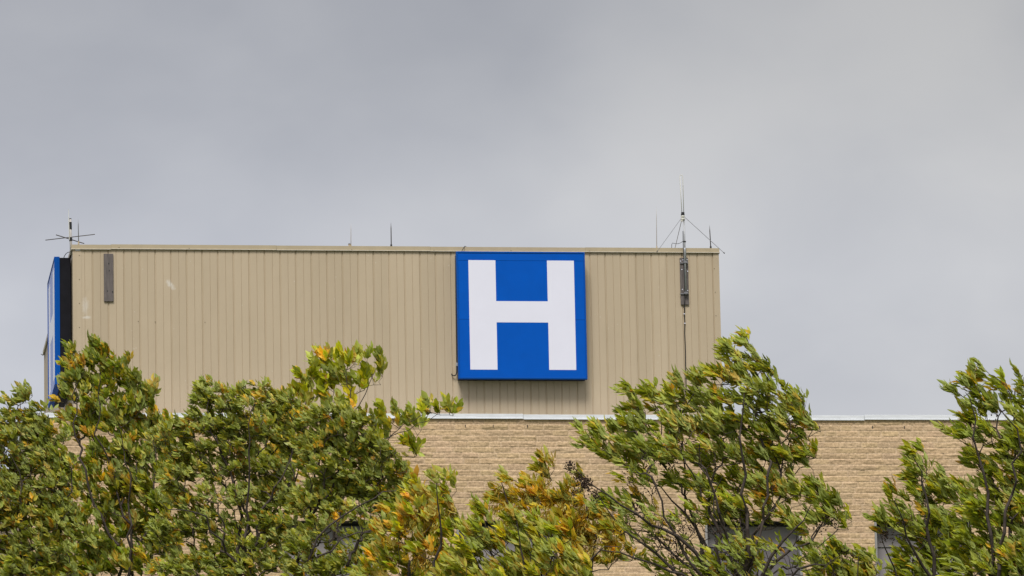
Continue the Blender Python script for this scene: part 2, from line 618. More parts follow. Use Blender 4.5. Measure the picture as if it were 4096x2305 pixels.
def np_mesh(name, V, Q, material, parent, attr=None, aname='tint', smooth=False):
    """mesh from numpy arrays; Q is a list of (n,k) face arrays"""
    me = bpy.data.meshes.new(name)
    V = V.reshape(-1, 3)
    if parent is not None and '_org' in parent:
        V = V - np.array(parent['_org'])
    me.vertices.add(len(V))
    me.vertices.foreach_set('co', V.astype(np.float32).ravel())
    Qs = Q if isinstance(Q, list) else [Q]
    tot = np.concatenate([np.full(len(q_), q_.shape[1]) for q_ in Qs])
    st = np.concatenate([[0], np.cumsum(tot)[:-1]])
    li = np.concatenate([q_.ravel() for q_ in Qs])
    me.loops.add(len(li))
    me.loops.foreach_set('vertex_index', li.astype(np.int32))
    me.polygons.add(len(tot))
    me.polygons.foreach_set('loop_start', st.astype(np.int32))
    me.polygons.foreach_set('loop_total', tot.astype(np.int32))
    if smooth:
        me.polygons.foreach_set('use_smooth', np.ones(len(tot), bool))
    me.update(calc_edges=True)
    if attr is not None:
        at_ = me.attributes.new(aname, 'FLOAT_COLOR', 'POINT')
        rgba = np.ones((len(V), 4), np.float32)
        rgba[:, :3] = attr.reshape(-1, 3)
        at_.data.foreach_set('color', rgba.ravel())
    me.materials.append(material)
    o = bpy.data.objects.new(name, me)
    C.objects.link(o)
    if parent is not None:
        o.parent = parent
    return o


fac = np_mesh('facade', V, quads, m_brick, bld, tone, 'tone')

# plain body of the building behind and below the modelled facade (hollow behind the windows)
b = MB()
b.box(XL, XR, YB + 0.9, 30, 0, Z0 - 0.2)                        # lower storeys, set behind the wall skin
b.box(XL, XR, YB + 0.002, YB + 0.9, 0, ZB - ncrs * CH)
b.box(XF - DX * 1.5, XR, YB + 0.002, YB + 0.9, ZB - ncrs * CH, ZB)
b.box(XL + 0.002, XR, YB + 0.9, 30, Z0 - 0.2, ZB)
xsw = [XL + 0.002]
for a_, b_, zt in wins:
    b.box(xsw[-1], a_ - 0.003, YB + 0.10, YB + 0.9, zt - WH, zt)
    xsw.append(b_ + 0.003)
b.box(xsw[-1], XF - DX * 1.5, YB + 0.10, YB + 0.9, zt - WH, zt)
b.box(XL + 0.002, XF - DX * 1.5, YB + 0.10, YB + 0.9, zt + 0.012, ZB)
b.box(XL + 0.002, XF - DX * 1.5, YB + 0.10, YB + 0.9, ZB - ncrs * CH, zt - WH)
b.build('wall', m_brick_far, bld)
# returns of the opening at the sides (block ends) are covered by metal reveals
for i_, (a_, b_, zt) in enumerate(wins):
    w_ = MB()
    w_.box(a_ + 0.001, a_ + 0.09, YB + 0.002, YB + 0.62, zt - WH, zt - 0.012)
    w_.box(b_ - 0.09, b_ - 0.001, YB + 0.002, YB + 0.62, zt - WH, zt - 0.012)
    w_.box(a_ + 0.09, b_ - 0.09, YB + 0.002, YB + 0.62, zt - WH, zt - WH + 0.06)
    wo = w_.build('window', m_frame, bld)
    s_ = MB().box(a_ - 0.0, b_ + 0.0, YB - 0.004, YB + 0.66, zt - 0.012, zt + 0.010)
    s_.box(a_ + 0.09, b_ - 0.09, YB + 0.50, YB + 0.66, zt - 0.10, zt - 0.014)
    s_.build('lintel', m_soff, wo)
    mid = zt - 0.80 if i_ in (2, 3) else zt - 1.32
    hp = YB + 0.56
    g_ = MB().box(a_ + 0.09, b_ - 0.09, hp, hp + 0.01, zt - WH + 0.06, zt - 0.10)
    g_.build('pane', m_glass if i_ == 9 else (m_shade_d if i_ == 2 else m_shade), wo)
    g2 = MB().box(a_ + 0.09, b_ - 0.09, hp - 0.035, hp - 0.002, mid, zt - 0.10)
    g2.build('blind', m_shade, wo)
    fr = MB().box(a_ + 0.09, b_ - 0.09, hp - 0.045, hp - 0.001, mid - (0.045 if i_ < 2 else 0.02), mid - 0.002)
    fr.box((a_ + b_) / 2 - 0.02, (a_ + b_) / 2 + 0.02, hp - 0.05, hp - 0.003, zt - WH + 0.06, mid - 0.05)
    fr.build('frame', m_dark if i_ < 2 else m_frame, wo)

# weep holes along the second course
wh = MB()
for px in (1861, 1972, 2109, 2302, 2446, 1470, 3277, 3489, 3616, 3760, 3930, 1600):
    p = at(px, 1697 if px > 3000 else 1688, YB)
    wh.box(p[0] - 0.012, p[0] + 0.012, YB - 0.05, YB + 0.02, ZB - CH * 1.55, ZB - CH * 1.12)
wh.build_each('weep_hole', m_soff, bld)

# coping in lapped lengths
jx = [XL - 0.09] + [at(p, 1662, YB)[0] for p in (710, 2092, 3456)]
jx += [jx[-1] + 12.1, jx[-1] + 24.2, XR]
for i in range(len(jx) - 1):
    dz = (0.0, 0.006, -0.014, 0.010, 0.0, 0.008)[i]
    cp = MB()
    cp.box(jx[i] + 0.004, jx[i + 1] - 0.004, YB - 0.085, YB + 0.42, ZB - 0.012 + dz, ZB + 0.152 + dz)
    cp.box(jx[i] + 0.006, jx[i + 1] - 0.006, YB - 0.105, YB - 0.080, ZB - 0.030 + dz, ZB + 0.012 + dz)
    cp.box(jx[i + 1] - 0.10, jx[i + 1] - 0.03, YB - 0.0905, YB - 0.02, ZB - 0.008 + dz, ZB + 0.1555 + dz)
    if i == 0:
        cp.box(XL - 0.085, XL + 0.42, YB + 0.42, 30.1, ZB - 0.012, ZB + 0.150)
    cp.build('coping', m_cop, bld, bevel=0.006)
MB().box(XL + 0.42, XR - 0.1, YB + 0.42, 29.9, ZB - 0.3, ZB + 0.02).build('roof', m_roof, bld)

# --- metal clad penthouse
ph = MB().box(0.06, W - 0.06, 0.06, 19.2, ZB - 0.1, ZR - 0.02)
pho = ph.build('penthouse', m_sid, bld)


def ribbed(length, first_wide, per=0.5505):
    """profile (s, depth) of the siding along one wall"""
    pts = []
    k = math.floor(-first_wide / per)
    s = first_wide + k * per
    while s < length + per:
        for c, hw, dp in ((s, 0.031, 0.026), (s + per / 2, 0.009, 0.014)):
            # V with a steep left side, as the lap of the sheet
            for off, d in ((-hw, 0), (-hw * 0.35, dp), (hw * 0.25, dp), (hw, 0)):
                if 0.16 < c + off < length - 0.15:
                    pts.append((c + off, d))
        s += per
    return pts


xg = at(1307, 1020, 0)[0]
zt_, zb_ = ZR - 0.14, ZB - 0.1


def clad(name, pr, length, f):
    b = MB()
    pr = [(0.15, 0.0)] + [p for p in pr if p[0] > 0.16] + [(length - 0.14, 0.0)]
    for (s0, d0), (s1, d1) in zip(pr[:-1], pr[1:]):
        b.poly([f(s0, d0, zb_), f(s1, d1, zb_), f(s1, d1, zt_), f(s0, d0, zt_)])
    return b.build(name, m_sid, pho)


clad('siding', ribbed(W, xg), W, lambda s, d, z: (s, d, z))
clad('siding', ribbed(19.2, 0.3), 19.2, lambda s, d, z: (d, 19.2 - s, z))
clad('siding', ribbed(19.2, 0.3), 19.2, lambda s, d, z: (W - d, s, z))
for x0, x1, w0, w1 in ((-0.012, 0.292, -0.0125, 0.058), (W - 0.20, W + 0.012, W - 0.058, W + 0.0125)):
    MB().box(x0, x1, -0.014, 0.058, zb_, zt_).box(w0, w1, 0.0575, 0.25, zb_, zt_).build('corner_trim', m_sid, pho)
    MB().box(w0, w1, 18.9, 19.22, zb_, zt_).build('corner_trim', m_sid, pho)
tr = MB()
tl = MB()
ja = [-0.05, at(444, 985, 0)[0], at(1105, 985, 0)[0], at(1720, 990, 0)[0], at(2340, 990, 0)[0], W + 0.03]
for i in range(len(ja) - 1):
    dz = (-0.016, 0.0, -0.006, -0.012, -0.004)[i]
    tr.box(ja[i] + (0.002 if i else 0), ja[i + 1] - 0.002, -0.055, 0.10, ZR - 0.150 + dz, ZR + dz)
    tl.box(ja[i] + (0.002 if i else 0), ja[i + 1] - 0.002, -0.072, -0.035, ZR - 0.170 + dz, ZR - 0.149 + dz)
tr.box(-0.056, 0.10, 0.10, 19.25, ZR - 0.150, ZR - 0.012)
tr.box(W - 0.10, W + 0.032, 0.10, 19.25, ZR - 0.150, ZR - 0.012)
tr.box(0.10, W - 0.10, 19.10, 19.25, ZR - 0.150, ZR - 0.012)
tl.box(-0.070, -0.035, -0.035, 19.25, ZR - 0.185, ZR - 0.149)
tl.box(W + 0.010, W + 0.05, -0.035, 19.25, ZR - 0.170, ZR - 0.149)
tro = tr.build('roof_trim', m_trim, pho)
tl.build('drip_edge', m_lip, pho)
MB().box(0.10, W - 0.10, 0.10, 19.1, ZR - 0.2, ZR - 0.05).build('penthouse_roof', m_roof, pho)
# screws: down the corner trims and along the fascia
sc = MB()


def screw(px, py, y, r=0.011):
    p = at(px, py, y)
    sc.box(p[0] - r, p[0] + r, y - 0.012, y + 0.01, p[2] - r, p[2] + r)


for py in (1022, 1118, 1214, 1310, 1406):
    screw(317 + (py - 1022) * 0.003, py, -0.014)
for px, py in ((2857, 1075), (2861, 1169.5), (2864, 1263), (2867, 1357)):
    screw(px, py, -0.014)
for px, py in ((757, 994), (476, 990), (1407, 1000), (1736, 1002), (2044, 1003), (2359, 1005), (1105, 998)):
    screw(px, py, -0.055, 0.012)
for px, py in ((553, 1286), (621, 1288), (820, 1290), (2008, 1330)):
    screw(px, py, 0.0, 0.012)
sc.build_each('screw', m_brown, pho)
# bright folded flashing end under the fascia at the left corner
p = at(311, 1000, -0.02)
MB().box(p[0] - 0.085, p[0] + 0.085, -0.03, -0.014, p[2] - 0.028, p[2] + 0.028).build('flashing', m_white, pho)


# ------------------------------------------------------------------ hospital signs
def h_sign(name, label, org, rz, S=4.57):
    """lit cabinet sign with a white H; local x along the face, -y towards the viewer, origin at the wall, bottom left corner"""
    t_ = thing(name, label, 'sign', org)
    t_['_org'] = [0, 0, 0]
    t_.rotation_euler = (0, 0, rz)
    T0, T1, T2 = -0.04, -0.43, -0.60
    cb = MB().box(0.03, S - 0.03, T1, T0, 0.03, S - 0.03)
    for kx in (0.8, S - 0.8):
        for kz in (0.7, S - 0.7):
            cb.box(kx - 0.05, kx + 0.05, T0, 0.0, kz - 0.2, kz + 0.2)
    cb.build('cabinet', m_cab, t_, bevel=0.01)
    rm = MB()
    w = 0.055
    for (x0, x1, z0, z1) in ((0, S, 0, w), (0, S, S - w, S), (0, w, w, S - w), (S - w, S, w, S - w)):
        rm.box(x0, x1, T2 - 0.02, T1, z0, z1)
    rm.box(-0.006, S + 0.006, T2 + 0.09, T2 + 0.11, -0.006, S + 0.006)
    rm.build('rim', m_blue_rim, t_, bevel=0.008)
    fc = MB()
    for z0, z1 in ((w, S * 0.4655 - 0.004), (S * 0.4655 + 0.004, S * 0.929 - 0.004), (S * 0.929 + 0.004, S - w)):
        fc.box(w + 0.001, S - w - 0.001, T2, T2 + 0.05, z0 + 0.001, z1 - 0.001)
    fo = fc.build('face', m_blue, t_)
    MB().box(w, S - w, T2 + 0.012, T2 + 0.06, w, S - w).build('backing', m_cab, t_)
    X = [S * k for k in (0.0925, 0.3030, 0.7040, 0.9140)]
    Zt, Zb, Bt, Bb = S * (1 - 0.0685), S * (1 - 0.9290), S * (1 - 0.3905), S * (1 - 0.5575)
    out = [(X[0], Zb), (X[1], Zb), (X[1], Bb), (X[2], Bb), (X[2], Zb), (X[3], Zb), (X[3], Zt), (X[2], Zt), (X[2], Bt), (X[1], Bt), (X[1], Zt), (X[0], Zt)]
    hm = MB()
    hm.poly([(x, T2 - 0.004, z) for x, z in out])
    for i in range(len(out)):
        (x0, z0), (x1, z1) = out[i], out[(i + 1) % len(out)]
        hm.poly([(x0, T2 - 0.004, z0), (x0, T2, z0), (x1, T2, z1), (x1, T2 - 0.004, z1)])
    hm.build('letter', m_white, t_)
    return t_


SX, SZ = 13.470, 49.241
h_sign('hospital_sign', 'square blue sign with white letter H facing the front on the ribbed wall', (SX, 0.0, SZ - 4.57), 0.0)
h_sign('hospital_sign', 'blue H sign seen nearly edge-on around the left corner of the penthouse', (0.0, 0.70 + 4.57, SZ - 4.57), -pi / 2)

# ------------------------------------------------------------------ things on the wall


def board(px0, px1, py0, py1, label):
    a, b_ = at(px0, py0, -0.02), at(px1, py1, -0.02)
    t_ = MB()
    cx = a[0]
    o = thing('wooden_board', label, 'board', ((a[0] + b_[0]) / 2, 0, b_[2]), 'mounting boards fixed to the siding')
    MB().box(a[0], b_[0] - 0.02, -0.062, -0.014, b_[2], a[2]).build('plank', m_wood, o, bevel=0.008)
    return o


bo1 = board(414.5, 456.5, 1016, 1207, 'bare weathered grey wooden board near the left end of the ribbed wall')
n_ = MB()
for px, py in ((435, 1055), (437, 1083), (450, 1167), (430, 1165)):
    p = at(px, py, -0.062)
    n_.box(p[0] - 0.015, p[0] + 0.015, -0.07, -0.06, p[2] - 0.02, p[2] + 0.02)
n_.build_each('bolt_hole', m_soff, bo1)
bo2 = board(2718, 2758, 1032, 1220, 'weathered grey wooden board with steel clamps that holds the right antenna mast')
wsh = MB()
for X_, Y_ in ((592, 314), (637, 292), (716, 288), (616, 477), (727, 510), (625, 863), (727, 882)):
    p = at(2600 + X_ / 4.833, 980 + Y_ / 4.833, -0.065)
    pts = [(p[0], -0.074, p[2]), (p[0], -0.060, p[2])]
    wsh.tube(pts, 0.019, 8)
wsh.build_each('washer', m_white, bo2)

# right mast -------------------------------------------------------
YM = -0.16


def px(x, y, Y=YM):
    return at(x, y, Y)


ms_ = thing('antenna_mast', 'steel antenna mast with tall white loop and drooping radials near the right roof end', 'antenna', px(2744, 1174))
MB().tube([px(2744, 1178), px(2737.5, 960), px(2735.3, 878)], [0.036, 0.034, 0.032], 12).build('pole', m_gal, ms_, smooth=True)
MB().tube([px(2742.5, 1045), px(2739, 1000), px(2738.6, 992)], [0.040, 0.040, 0.040], 12).build('sleeve', m_gal, ms_, smooth=True)
lp = [px(2727.5, 852)]
lp += [px(2719.3, 706)]
for k in range(7):
    t = pi * k / 6
    lp.append(px(2725 - 5.9 * cos(t), 706 - 5.5 * sin(t)))
lp += [px(2735.0, 852)]
MB().tube(lp, 0.0125, 8).build('loop_element', m_ivory, ms_, smooth=True)
MB().tube([px(2731, 862), px(2731.2, 850)], 0.060, 12).tube([px(2731, 861), px(2731, 858)], 0.068, 12).build('cap', m_cable, ms_, smooth=False)
MB().tube([px(2731, 876), px(2731.4, 858)], 0.055, 12).tube([px(2731.5, 868.5), px(2731.5, 866.5)], 0.083, 12).tube([px(2732, 879), px(2732, 876)], 0.078, 12).tube([px(2728, 885), px(2729, 872)], 0.05, 10).build('hub', m_ivory, ms_)
for (a, b_, Ya, Yb, r_) in (((2725, 874), (2629, 1006), -0.2, -0.95, 0.0085), ((2741, 871), (2897, 1013), -0.2, -0.5, 0.010), ((2726, 884), (2696, 1010), -0.12, 0.9, 0.010)):
    MB().tube([px(*a, Ya), px(*b_, Yb)], r_, 6).build('radial', m_gal_d, ms_)
tp = MB()
tp.tube([px(2630.5, 1004, -0.94), px(2627.5, 1008.5, -0.96)], 0.017, 6)
tp.tube([px(2894, 1010, -0.5), px(2899, 1014.5, -0.5)], 0.017, 6)
tp.build_each('radial_tip', m_cable, ms_)
for yy in (1050, 1173):
    xx = 2741 + (yy - 1050) * 0.02
    cl = MB()
    a, b_ = px(2720, yy + 3, -0.09), px(2757, yy + 3, -0.09)
    cl.box(a[0], b_[0] - 0.03, -0.10, -0.064, a[2] - 0.018, a[2] + 0.018)
    c0 = px(xx, yy)
    cl.box(c0[0] - 0.07, c0[0] + 0.07, -0.21, -0.10, c0[2] - 0.035, c0[2] + 0.035)
    cl.build('clamp', m_gal_d, ms_, bevel=0.006)
MB().tube([px(2738.5, 969, -0.16), px(2738.5, 965.5, -0.16)], 0.052, 10).build('pole_strap', m_cable, ms_)
# coax
cb_ = thing('coaxial_cable', 'black cable running down the siding below the right antenna mast', 'cable', px(2744, 1520, -0.03))
MB().tube([px(2731, 966, -0.2), px(2722, 972, -0.2), px(2712, 975.5, -0.15), px(2700, 975, -0.05), px(2690, 972.5, 0.05), px(2687, 978, 0.1), px(2686.5, 996, 0.12)], 0.009, 6).tube(
    [px(2731.5, 925, -0.17), px(2732, 960, -0.17), px(2733, 1000, -0.17), px(2735, 1050, -0.175), px(2737, 1120, -0.16), px(2739, 1200, -0.12), px(2738, 1224, -0.08), px(2737.5, 1256, -0.03), px(2739.5, 1294, -0.03),
     px(2738.5, 1330, -0.025), px(2741, 1390, -0.03), px(2742, 1450, -0.025), px(2743.5, 1510, -0.03), px(2744.5, 1570, -0.03), px(2745, 1654, -0.03)], [0.010] * 6 + [0.018] * 9, 8).build('cable', m_cable, cb_, smooth=True)
ck = MB()
for x_, y_ in ((2737, 1256), (2739.5, 1294), (2743.5, 1508)):
    p = px(x_, y_, -0.03)
    ck.box(p[0] - 0.030, p[0] + 0.022, -0.055, -0.002, p[2] - 0.013, p[2] + 0.013)
ck.build_each('cable_clip', m_white, cb_)

# left mast --------------------------------------------------------
YL = 0.35
lm = thing('antenna_mast', 'antenna mast with crossed horizontal rods at the left corner of the roof', 'antenna', px(284, 1016, YL))
MB().tube([px(285, 1020, YL), px(283, 960, YL), px(281, 876, YL)], [0.042, 0.042, 0.036], 10).build('pole', m_pale, lm, smooth=True)
MB().tube([px(282.6, 918, YL), px(281.8, 889, YL)], 0.046, 10).tube([px(283, 965, YL), px(282.8, 950, YL)], 0.055, 10).tube([px(281.2, 877, YL), px(281, 874.5, YL)], 0.042, 10).build_each('collar', m_cable, lm)
MB().tube([px(277.5, 960, YL - .08), px(276.5, 925, YL - .08), px(275, 880, YL - .08), px(274.6, 836, YL - .08)], [0.010, 0.014, 0.012, 0.006], 6).build('whip', m_ivory, lm)
MB().tube([px(182, 961, YL - 0.4), px(379, 938, YL + 0.4)], 0.015, 6).build('arm', m_rod, lm)
MB().tube([px(224.5, 940, YL + 0.8), px(336, 974.5, YL - 0.2)], 0.017, 6).build('arm', m_rod, lm)


# lightning rods ---------------------------------------------------
def rod(xt, yt, xb, yb, Y, r, m_, label):
    o = thing('lightning_rod', label, 'lightning rod', px(xb, yb, Y), 'lightning rods along the penthouse roof')
    a, b_ = px(xb, yb, Y), px(xt, yt, Y)
    MB().tube([a, a + (b_ - a) * 0.75, b_], [r, r * 0.9, r * 0.12], 8).build('spike', m_, o, smooth=True)
    MB().tube([a - np.array([0, 0, 0.06]), a + np.array([0, 0, 0.05])], r * 1.9, 8).build('base', m_dark if m_ is m_rod else m_trim, o)


rod(312.5, 877, 314.5, 972, 0.25, 0.015, m_gal_d, 'dark lightning rod just right of the crossed antenna at the left roof corner')
rod(1403.8, 893, 1403.8, 985, 0.6, 0.011, m_pale, 'short pale lightning rod beside the small roof vent')
rod(1563.8, 891, 1565, 984, 0.15, 0.018, m_rod, 'thick dark lightning rod between the small vent and the front blue sign')
rod(2625.5, 828, 2627, 991, 0.6, 0.012, m_pale, 'tallest pale thin lightning rod left of the looped antenna mast')
rod(2838, 902, 2843, 991.5, 0.15, 0.018, m_rod, 'dark lightning rod closest to the right end of the roof')
vt = thing('roof_vent', 'small capped vent stub poking above the penthouse roof', 'vent', px(1397.5, 990, 0.5))
MB().tube([px(1397.5, 992, 0.5), px(1397.5, 977, 0.5)], 0.035, 10).build('pipe', m_trim, vt)
MB().tube([px(1397.5, 978, 0.5), px(1397.5, 975.5, 0.5), px(1397.5, 973, 0.5)], [0.048, 0.045, 0.012], 10).build('cap', m_gal_d, vt)

# wiring of the front sign ----------------------------------------
cdt = thing('electrical_conduit', 'thin conduit, grey box and black hose at the left edge of the front sign', 'conduit', px(1826, 1500, -0.1))
MB().tube([px(1823, 1019, -0.06), px(1820.5, 1024, -0.06), px(1820.7, 1060, -0.06), px(1826.3, 1455, -0.06)], 0.014, 8).build('pipe', m_gal_d, cdt, smooth=True)
p = px(1827, 1459, -0.12)
MB().box(p[0] - 0.028, p[0] + 0.028, -0.16, -0.05, p[2] - 0.06, p[2] + 0.06).build('junction_box', m_gal, cdt, bevel=0.006)
hs_ = [px(1827, 1464, -0.12), px(1826.5, 1480, -0.12), px(1827, 1489, -0.12), px(1825, 1498, -0.12), px(1820, 1502.5, -0.11), px(1814, 1503.5, -0.08), px(1808.5, 1500, -0.04), px(1806.5, 1496, 0.0)]
MB().tube(hs_, 0.020, 8).build('hose', m_cable, cdt, smooth=True)
wr = thing('sign_wire', 'short black wire looping from the top of the front sign over the roof edge', 'wire', px(1846, 1006, -0.3))
MB().tube([px(1846, 1008, -0.34), px(1851, 998, -0.25), px(1855.5, 989.5, -0.12), px(1859.5, 985.3, -0.02), px(1863, 986, 0.1), px(1866, 990, 0.2)], 0.011, 6).build('wire', m_cable, wr, smooth=True)
wr2 = thing('sign_wire', 'grey cable arching from the side sign up to the left roof corner', 'wire', px(256, 1030, 0.9))
MB().tube([px(254.5, 1034, 0.95), px(258, 1024, 0.9), px(264, 1015, 0.8), px(272, 1009.5, 0.6), px(283, 1008, 0.3)], 0.013, 6).build('cable', m_gal_d, wr2, smooth=True)
hk = thing('wall_bracket', 'small bent bracket sticking out beyond the far left corner of the penthouse', 'bracket', px(178, 1419, 18.9))
MB().tube([px(181, 1419, 18.9), px(176, 1417.5, 18.9), px(172, 1420.5, 18.9), px(168, 1419.5, 18.9), px(163.5, 1416.5, 18.9)], 0.013, 6).build('bracket_arm', m_rod, hk)

# ------------------------------------------------------------------ trees
WIND = np.array([-0.86, 0.12, 0.42])
WIND /= np.linalg.norm(WIND)
K = 4096 / 2576.0


def nrm(a):
    return a / (np.linalg.norm(a, axis=-1, keepdims=True) + 1e-9)


# leaflet template: (t along, w across, folding)
TT = np.array([0, .2, .2, .2, .48, .48, .48, .78, .78, .78, 1.0])
TW = np.array([0, -.78, 0, .78, -1, 0, 1, -.52, 0, .52, 0])
TQ = np.array([[1, 2, 5, 4], [2, 3, 6, 5], [4, 5, 8, 7], [5, 6, 9, 8]])
T3 = np.array([[0, 2, 1], [0, 3, 2], [7, 8, 10], [8, 9, 10]])


def leaflets(P, D, N, L, Wd, fold, bend):
    """P base points, D directions, N upper-side normals"""
    D = nrm(D)
    S = nrm(np.cross(D, N))
    N = np.cross(S, D)
    t = TT[None, :, None]
    w = TW[None, :, None]
    L_, W_ = L[:, None, None], Wd[:, None, None]
    fo, be = fold[:, None, None], bend[:, None, None]
    V = P[:, None] + D[:, None] * (t * L_ * (1 - 0.15 * be * t * t)) + S[:, None] * (w * W_ * np.cos(fo)) + N[:, None] * (np.abs(w) * W_ * np.sin(fo) - be * t * t * L_ * 0.55)
    n = len(P)
    o = (np.arange(n) * 11)[:, None, None]
    return V.reshape(-1, 3), (TQ[None] + o).reshape(-1, 4), (T3[None] + o).reshape(-1, 3)


def frustums(A, B, ra, rb, n=5):
    D = nrm(B - A)
    a = np.where(np.abs(D[:, :1]) < .8, np.array([[1., 0, 0]]), np.array([[0, 1., 0]]))
    a = nrm(a - D * (a * D).sum(1, keepdims=True))
    b = np.cross(D, a)
    t = 2 * pi * np.arange(n) / n
    ring = a[:, None] * np.cos(t)[None, :, None] + b[:, None] * np.sin(t)[None, :, None]
    V = np.concatenate([A[:, None] - D[:, None] * ra[:, None, None] * .3 + ring * ra[:, None, None], B[:, None] + ring * rb[:, None, None]], 1)
    k = np.arange(n)
    k2 = (k + 1) % n
    q = np.stack([k, k2, k2 + n, k + n], -1)
    o = (np.arange(len(A)) * 2 * n)[:, None, None]
    return V.reshape(-1, 3), (q[None] + o).reshape(-1, 4)


def tree(label, Y, base, limbs, blobs, leaf=0.095, A0=420., wind=0.9, pal='green', yellow=0.07, nleaf=4, upb=0.35, width=0.245, fold=(0.20, 0.80), pend=None, keys=0, bare=0, seed=1, tipr=0.0022, crown_drop=True, spread=1.0, dens=0.80, under=0.5):
    rg = np.random.default_rng(seed)
    S = (Y - CAM[1]) / (F / K)                      # metres per 2576-px
    W2 = lambda x, y, dy=0.0: at(x * K, y * K, Y + dy)
    # --- guide skeleton: trunk from the ground and the limbs one can see
    fork = W2(*base)
    foot = np.array([fork[0] + rg.uniform(-.5, .5), fork[1] + 0.0, 0.0])
    pos, par = [], []

    def chain(pts, start, wob=0.028):
        cur = start
        for p in pts:
            a = pos[cur]
            n = max(1, int(np.linalg.norm(p - a) / 0.14))
            for i in range(1, n + 1):
                q_ = a + (p - a) * i / n + (rg.normal(0, wob, 3) * (i < n))
                pos.append(q_)
                par.append(cur)
                cur = len(pos) - 1
        return cur

    pos.append(foot)
    par.append(-1)
    c0 = chain([foot * .66 + fork * .34 + rg.normal(0, .1, 3) * [1, 1, 0], foot * .3 + fork * .7 + rg.normal(0, .1, 3) * [1, 1, 0], fork], 0, 0.012)
    gl = []
    gmin = []
    for lb in limbs:
        dy0 = rg.uniform(-.7, .35)
        pts = [W2(x, y, dy0 * (i + 1) / len(lb)) for i, (x, y) in enumerate(lb)]
        s0 = len(pos)
        gl.append(chain(pts, c0))
        gmin += list(np.linspace(0.026, 0.0045, len(pos) - s0) * rg.uniform(.7, 1.1))
    guide_n = len(pos)
    # --- attraction points
    bl = list(blobs)
    if crown_drop:
        bl += [(base[0] + rg.uniform(-30, 30), base[1] - 10, 130, 60, 0.5)]
    AP, BD = [], []
    for b_ in bl:
        cx, cy, rx, ry = b_[:4]
        dn = b_[4] if len(b_) > 4 else 1.0
        n = max(3, int(pi * rx * ry / (A0 * dens) * dn))
        c = W2(cx, cy, rg.uniform(-.35, .35) * min(1, rx * S))
        u = nrm(rg.normal(size=(n, 3))) * (rg.random((n, 1)) ** 0.42)
        rz = (rx + ry) / 2
        AP.append(c + u * np.array([rx * S, rz * S * 1.0, ry * S]))
    AP = np.concatenate(AP) - WIND * leaf * 1.1 * wind - np.array([0, 0, leaf * 0.55])
    dist = np.linalg.norm(AP - fork, axis=1)
    order = np.argsort(dist)
    plen = np.zeros(60000)
    PA = np.zeros((60000, 3))
    PA[:guide_n] = np.array(pos)
    for i in range(1, guide_n):
        plen[i] = plen[par[i]] + np.linalg.norm(PA[i] - PA[par[i]])
    n = guide_n
    tips = []
    lowz = c0
    for oi in order:
        p = AP[oi]
        dv = p - PA[c0:n]
        d = np.linalg.norm(dv, axis=1)
        # favour carriers that lie lower and inward, so that twigs rise
        up_pen = np.clip(-dv[:, 2] / (d + 1e-6) + 0.15, 0, 1)
        cost = d * (1 + 1.3 * up_pen) + 0.16 * (plen[c0:n] - plen[c0])
        j = c0 + int(np.argmin(cost))
        a = PA[j]
        L = np.linalg.norm(p - a)
        gp = PA[j] - PA[par[j]] if par[j] >= 0 else np.array([0, 0, 1.])
        d0 = nrm(nrm(gp) * .45 + nrm(p - a) + np.array([0, 0, -.15]))
        k = max(1, int(L / 0.075))
        c1 = a + d0 * L * .5
        cur = j
        for i in range(1, k + 1):
            t = i / k
            q_ = (1 - t) ** 2 * a + 2 * t * (1 - t) * c1 + t * t * p + rg.normal(0, .006, 3) * (i < k)
            PA[n] = q_
            par.append(cur)
            plen[n] = plen[cur] + np.linalg.norm(q_ - PA[cur])
            cur = n
            n += 1
        tips.append(cur)
    PA = PA[:n]
    par = np.array(par)
    # --- radii by the pipe rule
    nch = np.bincount(par[1:], minlength=n)
    ex = 2.35
    acc = np.zeros(n)
    for i in range(n - 1, 0, -1):
        if acc[i] == 0:
            acc[i] = tipr ** ex
        acc[par[i]] += acc[i] * 1.0
    rad = np.maximum(acc, tipr ** ex) ** (1 / ex)
    rad = np.minimum(rad, 0.16)
    rad[guide_n - len(gmin):guide_n] = np.maximum(rad[guide_n - len(gmin):guide_n], gmin)
    rad[:c0 + 1] = np.maximum(rad[:c0 + 1], 0.05)
    rad = np.maximum.accumulate(rad[::-1])[::-1] if False else rad
    # slight extra taper along unbranched runs
    A, B = PA[par[1:]], PA[1:]
    ra, rb = np.minimum(rad[par[1:]], rad[1:] * 1.35), rad[1:]
    # --- leaves
    Dn = np.zeros((n, 3))
    Dn[1:] = nrm(PA[1:] - PA[par[1:]])
    cand = list(tips)
    thin = np.where((rad < tipr * 1.9) & (nch > 0) & (np.arange(n) > guide_n))[0]
    thin = thin[rg.random(len(thin)) < 0.20]
    src = np.concatenate([np.repeat(np.array(cand), nleaf), thin]).astype(int)
    if bare:                                   # the inside of the crown has dropped its leaves
        keepm = np.ones(len(src), bool)
        for (bx, by, brx, bry, kp) in bare:
            c = W2(bx, by)
            inn = (((PA[src][:, 0] - c[0]) / (brx * S)) ** 2 + ((PA[src][:, 2] - c[2]) / (bry * S)) ** 2) < 1
            keepm &= ~(inn & (rg.random(len(src)) > kp))
        src = src[keepm]
    src = src[~((rg.random(n) < .13)[src])]            # some twigs have already dropped theirs
    nl = len(src)
    P0, D0 = PA[src], Dn[src]
    # twig (cluster) wide tone and lean, so that sprays read as sprays
    cl_t = rg.random(n)[src]
    cl_d = (rg.normal(0, .27 * spread, (n, 3)))[src]
    wv = wind * rg.uniform(.75, 1.2, (nl, 1))
    rd = nrm(D0 * (0.55 * (1.35 - wv * .6)) + WIND * wv + np.array([0, 0, upb]) + cl_d + rg.normal(0, .20 * spread, (nl, 3)))
    rl = leaf * rg.uniform(1.1, 1.7, nl)
